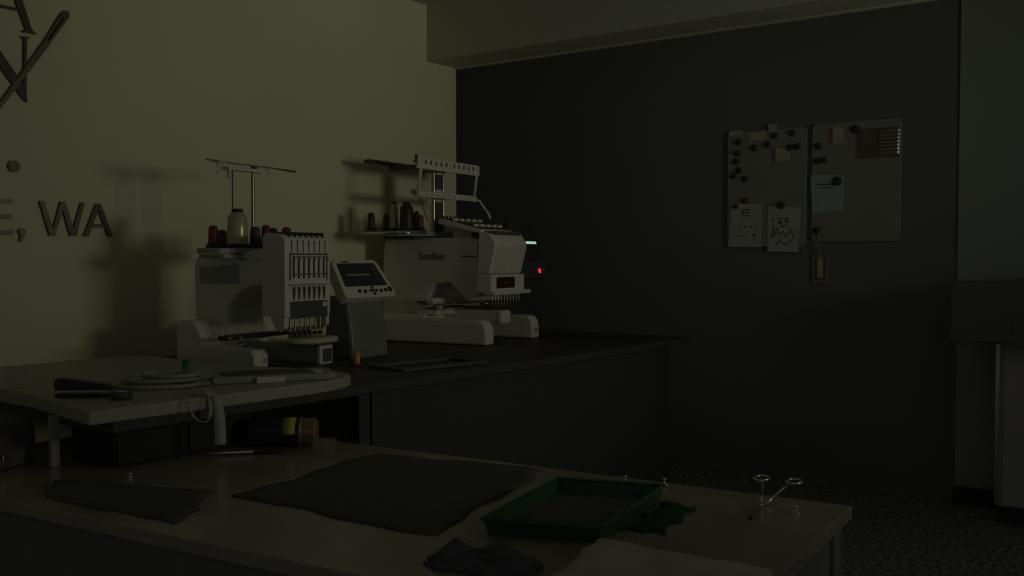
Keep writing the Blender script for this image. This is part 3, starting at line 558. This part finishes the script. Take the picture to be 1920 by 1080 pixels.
# green tray
gq = [(1.468, 1.16), (1.834, 1.236), (1.913, 1.011), (1.55, 0.947)]
gc = Vector((sum(p[0] for p in gq) / 4, sum(p[1] for p in gq) / 4)); gt = empty('tray', (gc.x, gc.y, TZ), 0, 'open green plastic tray on the worktable right of the black fabric', 'tray')
gl = [Vector(p) - gc for p in gq]
MB().prism([tuple(p * 0.94) for p in gl], 'z', 0.0, 0.004).build('bottom', 'black_cloth', gt)
for k in range(4):
    a, b = gl[k], gl[(k + 1) % 4]; f = 0.94
    vs = [(*(a * f), 0.0), (*(b * f), 0.0), (*b, 0.032), (*a, 0.032), (*(a * (f - 0.03)), 0.0), (*(b * (f - 0.03)), 0.0), (*(b * 0.965), 0.032), (*(a * 0.965), 0.032)]
    MB().add(vs, [(0, 1, 2, 3), (5, 4, 7, 6), (3, 2, 6, 7), (1, 0, 4, 5), (0, 3, 7, 4), (2, 1, 5, 6)]).build('wall', 'green_plastic', gt)
    vs2 = [(*(a * g), z) for g, z in ((1.035, 0.031), (1.0, 0.037), (0.955, 0.035))] + [(*(b * g), z) for g, z in ((1.035, 0.031), (1.0, 0.037), (0.955, 0.035))]
    MB().add(vs2 + [(*(a * 0.99), 0.028), (*(b * 0.99), 0.028)], [(0, 3, 4, 1), (1, 4, 5, 2), (0, 6, 7, 3), (6, 2, 5, 7)]).build('rim', 'green_plastic', gt)
cloth('green_cloth', [(1.66, 0.955), (1.90, 1.0), (1.88, 0.925), (1.68, 0.895)], TZ, 0.004, 'green_cloth', 0.012, 'rumpled dark green cloth beside the green tray', 'cloth', seed=4, freq=1.4)
# scissors
sc = empty('scissors', (1.97, 0.815, TZ), R(9), 'small shiny scissors with ring handles near the far right corner of the worktable', 'scissors')
for s in (-1, 1):
    bl = MB().prism([(-0.10, 0.001 * s), (0.0, 0.006 * s), (0.02, 0.008 * s), (0.02, -0.004 * s), (0.0, -0.005 * s)], 'z', 0.004 + 0.003 * (s > 0), 0.007 + 0.003 * (s > 0), 0.0004).build('blade', 'steel', sc)
    MB().tube([(0.015, 0.003 * s, 0.007), (0.06, 0.012 * s, 0.012), (0.11, 0.022 * s, 0.022), (0.135, 0.030 * s, 0.028)], 0.0035, 8).build('shank', 'chrome', sc)
    MB().torus((0.158, 0.036 * s, 0.030), 0.024, 0.017, 0.0038, 24, 8).build('ring_handle', 'chrome', sc)
MB().cyl((0.0, 0, 0.002), (0.0, 0, 0.0125), 0.005, seg=12).build('pivot_screw', 'chrome', sc)
MB().lathe([(0.006, 0), (0.006, 0.003), (0.003, 0.006)]).build('tip_guard', 'black_plastic', sc, (-0.085, 0, 0.0))
def pin(x, y, label):
    o = empty('push_pin', (x, y, TZ), 0, label, 'pin', 'metal pins on the worktable')
    MB().lathe([(0.008, 0), (0.008, 0.002), (0.003, 0.004), (0.003, 0.010), (0.006, 0.013), (0.002, 0.016)], seg=14).build('head', 'chrome', o)
    MB().cyl((0.007, 0, 0.0025), (0.022, 0.002, 0.001), 0.0008, seg=6).build('point', 'steel', o)
pin(2.018, 1.169, 'tiny metal pin at the far table edge above the middle of the green tray')
pin(2.050, 1.083, 'tiny metal pin at the far table edge by the right corner of the green tray')
pin(1.985, 0.745, 'tiny metal pin just right of the scissors')
pin(1.30, 1.09, 'tiny metal pin by the small crumpled dark fabric')
pin(1.345, 2.13, 'tiny metal pin on the dark area by the black drawer box')
jr = empty('clear_cup', (1.835, 1.99, TZ), 0, 'small clear plastic cup by the large black fabric sheet', 'cup')
MB().lathe([(0.026, 0), (0.030, 0.001), (0.034, 0.034), (0.032, 0.034), (0.028, 0.004), (0.001, 0.003)]).build('wall', 'clear', jr)
MB().torus((0, 0, 0.034), 0.033, 0.033, 0.0018, 28, 6).build('rim', 'clear', jr)
# drawer box below the counter, rolls, tool
dbx = empty('drawer_box', (1.60, 2.33, TZ), 0, 'black drawer box on the worktable below the white board', 'box')
MB().box((-0.215, -0.07, 0.0005), (0.20, 0.13, 0.095), 0.004).build('body', 'box_black', dbx)
for k in range(2): MB().box((-0.21 + k * 0.21, -0.076, 0.008), (-0.01 + k * 0.21, -0.069, 0.088), 0.002).build('drawer_front', 'box_black', dbx)
cn_ = empty('spray_can', (1.835, 2.150, TZ + 0.042), R(-52), 'black can with yellow label and coppery end lying under the white board', 'can')
MB().xf(Matrix.Identity(4)).cyl((-0.09, 0, 0), (0.045, 0, 0), 0.040, seg=28).build('body', 'black_plastic', cn_)
lab = MB()
vs = []; n = 14
for i in range(n + 1):
    a = R(150 + i * 90 / n)
    for x in (-0.002, 0.034): vs.append((x, 0.0406 * math.cos(a + R(90)) * 1, 0.0406 * math.sin(a + R(90)) * 1))
a_list = []
vs = []
for i in range(n + 1):
    a = R(178 + i * 82 / n)
    for rr in (0.0396, 0.0408):
        for x in (0.0, 0.034): vs.append((x, rr * math.cos(a), rr * math.sin(a) * -1))
fs = []
for i in range(n):
    k = i * 4; fs += [(k + 2, k + 3, k + 7, k + 6), (k, k + 4, k + 5, k + 1), (k, k + 2, k + 6, k + 4), (k + 1, k + 5, k + 7, k + 3)]
lab.add(vs, fs, True).build('label', 'yellow_label', cn_)
MB().cyl((0.045, 0, 0), (0.052, 0, 0), 0.040, 0.036, seg=28).cyl((0.052, 0, 0), (0.085, 0, 0), 0.037, seg=28).cyl((0.085, 0, 0), (0.090, 0, 0), 0.037, 0.030, seg=28).build('end_cap', 'copper', cn_)
tl = empty('awl', (1.70, 2.135, TZ + 0.008), R(-40), 'shiny pointed metal awl lying in front of the black drawer box', 'tool')
MB().cyl((-0.10, 0, 0), (-0.07, 0, 0), 0.001, 0.0055, 10).cyl((-0.07, 0, 0), (0.01, 0, 0), 0.0055, 0.0055, 12).build('shaft', 'chrome', tl)
MB().lathe([(0.005, 0), (0.0075, 0.01), (0.0075, 0.06), (0.004, 0.075)], seg=14).xf(Matrix.Rotation(R(90), 4, 'Y')).build('handle', 'black_plastic', tl, (0.01, 0, 0))
# left: black pouch, clear organiser
po = empty('pouch', (1.215, 2.50, TZ), R(20), 'black pouch with gold zipper pulls at the left edge below the white board', 'bag')
MB().prism([(-0.11, 0.0), (-0.10, 0.10), (-0.075, 0.125), (0.06, 0.13), (0.085, 0.10), (0.09, 0.0)], 'y', -0.045, 0.045, 0.015, 3).build('body', 'black_cloth', po)
for z in (0.083, 0.070): MB().cyl((-0.05, -0.048, z), (-0.005, -0.049, z + 0.002), 0.003, seg=8).build('zipper', 'gold', po)
MB().box((-0.035, -0.051, 0.028), (-0.015, -0.046, 0.042), 0.001).build('zipper_pull', 'gold', po)
og = empty('clear_box', (1.40, 2.80, 0.886), R(8), 'small clear plastic box at the back left end of the white board', 'box')
for a, b, n in (((-0.10, -0.06, 0), (0.02, 0.06, 0.003), 'bottom'), ((-0.10, -0.06, 0.003), (0.02, -0.057, 0.05), 'side'), ((-0.10, 0.057, 0.003), (0.02, 0.06, 0.05), 'side'), ((-0.10, -0.057, 0.003), (-0.097, 0.057, 0.05), 'side'), ((0.017, -0.057, 0.003), (0.02, 0.057, 0.05), 'side')):
    MB().box(a, b).build(n, 'clear', og)
# ------------------------------------------------------------------ things on the white board
BZ = 0.8855
stp = empty('stapler', (1.405, 2.42, BZ), R(-50), 'black stapler lying at the left end of the white board', 'stapler')
MB().box((-0.075, -0.018, 0.0), (0.065, 0.018, 0.010), 0.004).build('base', 'black_plastic', stp)
MB().prism([(-0.075, 0.018), (-0.075, 0.045), (-0.06, 0.05), (0.06, 0.032), (0.07, 0.018)], 'y', -0.016, 0.016, 0.003).build('upper_arm', 'black_plastic', stp)
MB().box((0.045, -0.01, 0.01), (0.065, 0.01, 0.02)).build('hinge', 'steel', stp)
dsh = empty('tape_roll', (1.435, 2.305, BZ), 0, 'small dark tape roll near the stapler on the white board', 'tape')
MB().lathe([(0.013, 0.0), (0.026, 0.0), (0.026, 0.02), (0.013, 0.02), (0.013, 0.0)]).build('roll', 'dark_plastic', dsh)
MB().lathe([(0.011, 0.0), (0.013, 0.0), (0.013, 0.021), (0.011, 0.021), (0.011, 0.0)]).build('core', 'cream_tab', dsh)
for k, (dx, dy, rx, ry, rz, lab_) in enumerate(((0, 0, 0.11, 0.07, -38, 'lowest grey hoop frame of the loose pile on the white board'), (0.02, 0.01, 0.10, 0.065, -30, 'middle grey hoop frame of the loose pile on the white board'), (0.03, -0.012, 0.075, 0.05, -46, 'topmost and smallest grey hoop frame of the pile on the white board'))):
    h = empty('hoop_frame', (1.63 + dx, 2.44 + dy, BZ + 0.0065 + k * 0.013), R(rz), lab_, 'hoop', 'grey hoop frames in a pile')
    MB().torus((0, 0, 0), rx, ry, 0.006, 32, 8).build('ring', 'grey_plastic', h)
    MB().box((rx, -0.012, -0.005), (rx + 0.03, 0.012, 0.005), 0.002).build('bracket', 'grey_plastic', h)
    MB().cyl((rx + 0.02, 0, 0.0), (rx + 0.02, 0, 0.0062), 0.004, seg=10).build('screw', 'steel', h)
gs = empty('thread_spool', (1.765, 2.50, BZ), 0, 'small green thread spool on the white board', 'thread')
MB().lathe([(0.004, 0), (0.013, 0), (0.013, 0.003), (0.009, 0.005), (0.009, 0.006)]).build('lower_flange', 'dark_plastic', gs)
MB().lathe([(0.0115, 0.005), (0.0115, 0.056), (0.008, 0.057)]).build('thread', 'thread_green', gs)
MB().lathe([(0.008, 0.056), (0.012, 0.058), (0.012, 0.061), (0.004, 0.061)]).build('upper_flange', 'dark_plastic', gs)
ext = empty('extension_tray', (1.93, 2.33, BZ), R(-30), 'low grey extension tray on the white board in front of the machine', 'tray')
MB().prism([(-0.17, -0.075), (0.16, -0.085), (0.185, -0.06), (0.19, 0.05), (0.16, 0.08), (-0.17, 0.08)], 'z', 0.0, 0.020, 0.005).build('body', 'grey_plastic', ext)
MB().box((-0.14, -0.055, 0.020), (0.12, 0.055, 0.0225), 0.001).build('recess_panel', 'dark_plastic', ext)
MB().box((-0.05, -0.09, 0.0), (0.03, -0.079, 0.017), 0.002).build('clip', 'white_plastic', ext)
MB().box((0.125, -0.05, 0.0195), (0.15, -0.02, 0.024), 0.001).build('latch', 'white_plastic', ext)
# ribbon over the board edge
def ribbon(pts, wd, m, name, label, cat):
    root = Vector(pts[0]); d = Vector((0.75, -0.66, 0)).normalized(); vs = []; fs = []
    # smooth the path
    P = [Vector(p) for p in pts]
    for _ in range(3): P = [P[0]] + [x for a, b in zip(P, P[1:]) for x in (a * 0.75 + b * 0.25, a * 0.25 + b * 0.75)] + [P[-1]]
    for p in P: 
        q = p - root; vs += [tuple(q - d * wd / 2), tuple(q + d * wd / 2)]
    n = len(P); off = Vector((0.0, 0.0012, 0.0012)); vs += [tuple(Vector(v) + off) for v in vs]
    for i in range(n - 1):
        a = 2 * i; fs += [(a, a + 1, a + 3, a + 2), (2 * n + a + 2, 2 * n + a + 3, 2 * n + a + 1, 2 * n + a), (a, a + 2, 2 * n + a + 2, 2 * n + a), (a + 1, 2 * n + a + 1, 2 * n + a + 3, a + 3)]
    o = MB().add(vs, fs, True).build(name, m, None, tuple(root)); tag(o, label, cat)
ribbon([(1.60, 2.28, 0.893), (1.60, 2.22, 0.902), (1.605, 2.165, 0.893), (1.61, 2.145, 0.86), (1.612, 2.14, 0.80), (1.613, 2.142, 0.76)], 0.028, 'ribbon', 'ribbon', 'pale ribbon end hanging over the front edge of the white board', 'ribbon')
ribbon([(1.56, 2.26, 0.893), (1.54, 2.20, 0.900), (1.525, 2.155, 0.88), (1.53, 2.14, 0.84), (1.56, 2.135, 0.822), (1.585, 2.14, 0.84), (1.59, 2.155, 0.885), (1.60, 2.20, 0.905)], 0.008, 'ribbon', 'ribbon', 'thin pale ribbon loop drooping over the front edge of the white board', 'ribbon')
# ------------------------------------------------------------------ things on the counter
os_ = empty('thread_spool', (2.555, 2.60, 0.8505), 0, 'small orange thread spool with a red foot on the counter between the machines', 'thread')
MB().lathe([(0.006, 0), (0.026, 0), (0.026, 0.006), (0.012, 0.010)]).build('foot', 'thread_rust', os_)
MB().lathe([(0.012, 0.008), (0.0125, 0.046), (0.010, 0.05), (0.003, 0.05)]).build('thread', 'thread_orange', os_)
lf = empty('large_hoop', (2.72, 2.40, 0.8505), R(-8), 'large flat dark hoop frame lying on the counter before the ten-needle machine', 'hoop')
for a, b in (((-0.20, -0.10, 0), (0.20, -0.08, 0.012)), ((-0.20, 0.08, 0), (0.20, 0.10, 0.012)), ((-0.20, -0.08, 0), (-0.18, 0.08, 0.012)), ((0.18, -0.08, 0), (0.20, 0.08, 0.012))):
    MB().box(a, b, 0.003).build('bar', 'dark_plastic', lf)
MB().box((0.20, -0.03, 0.0), (0.25, 0.03, 0.008), 0.002).build('bracket', 'dark_plastic', lf)
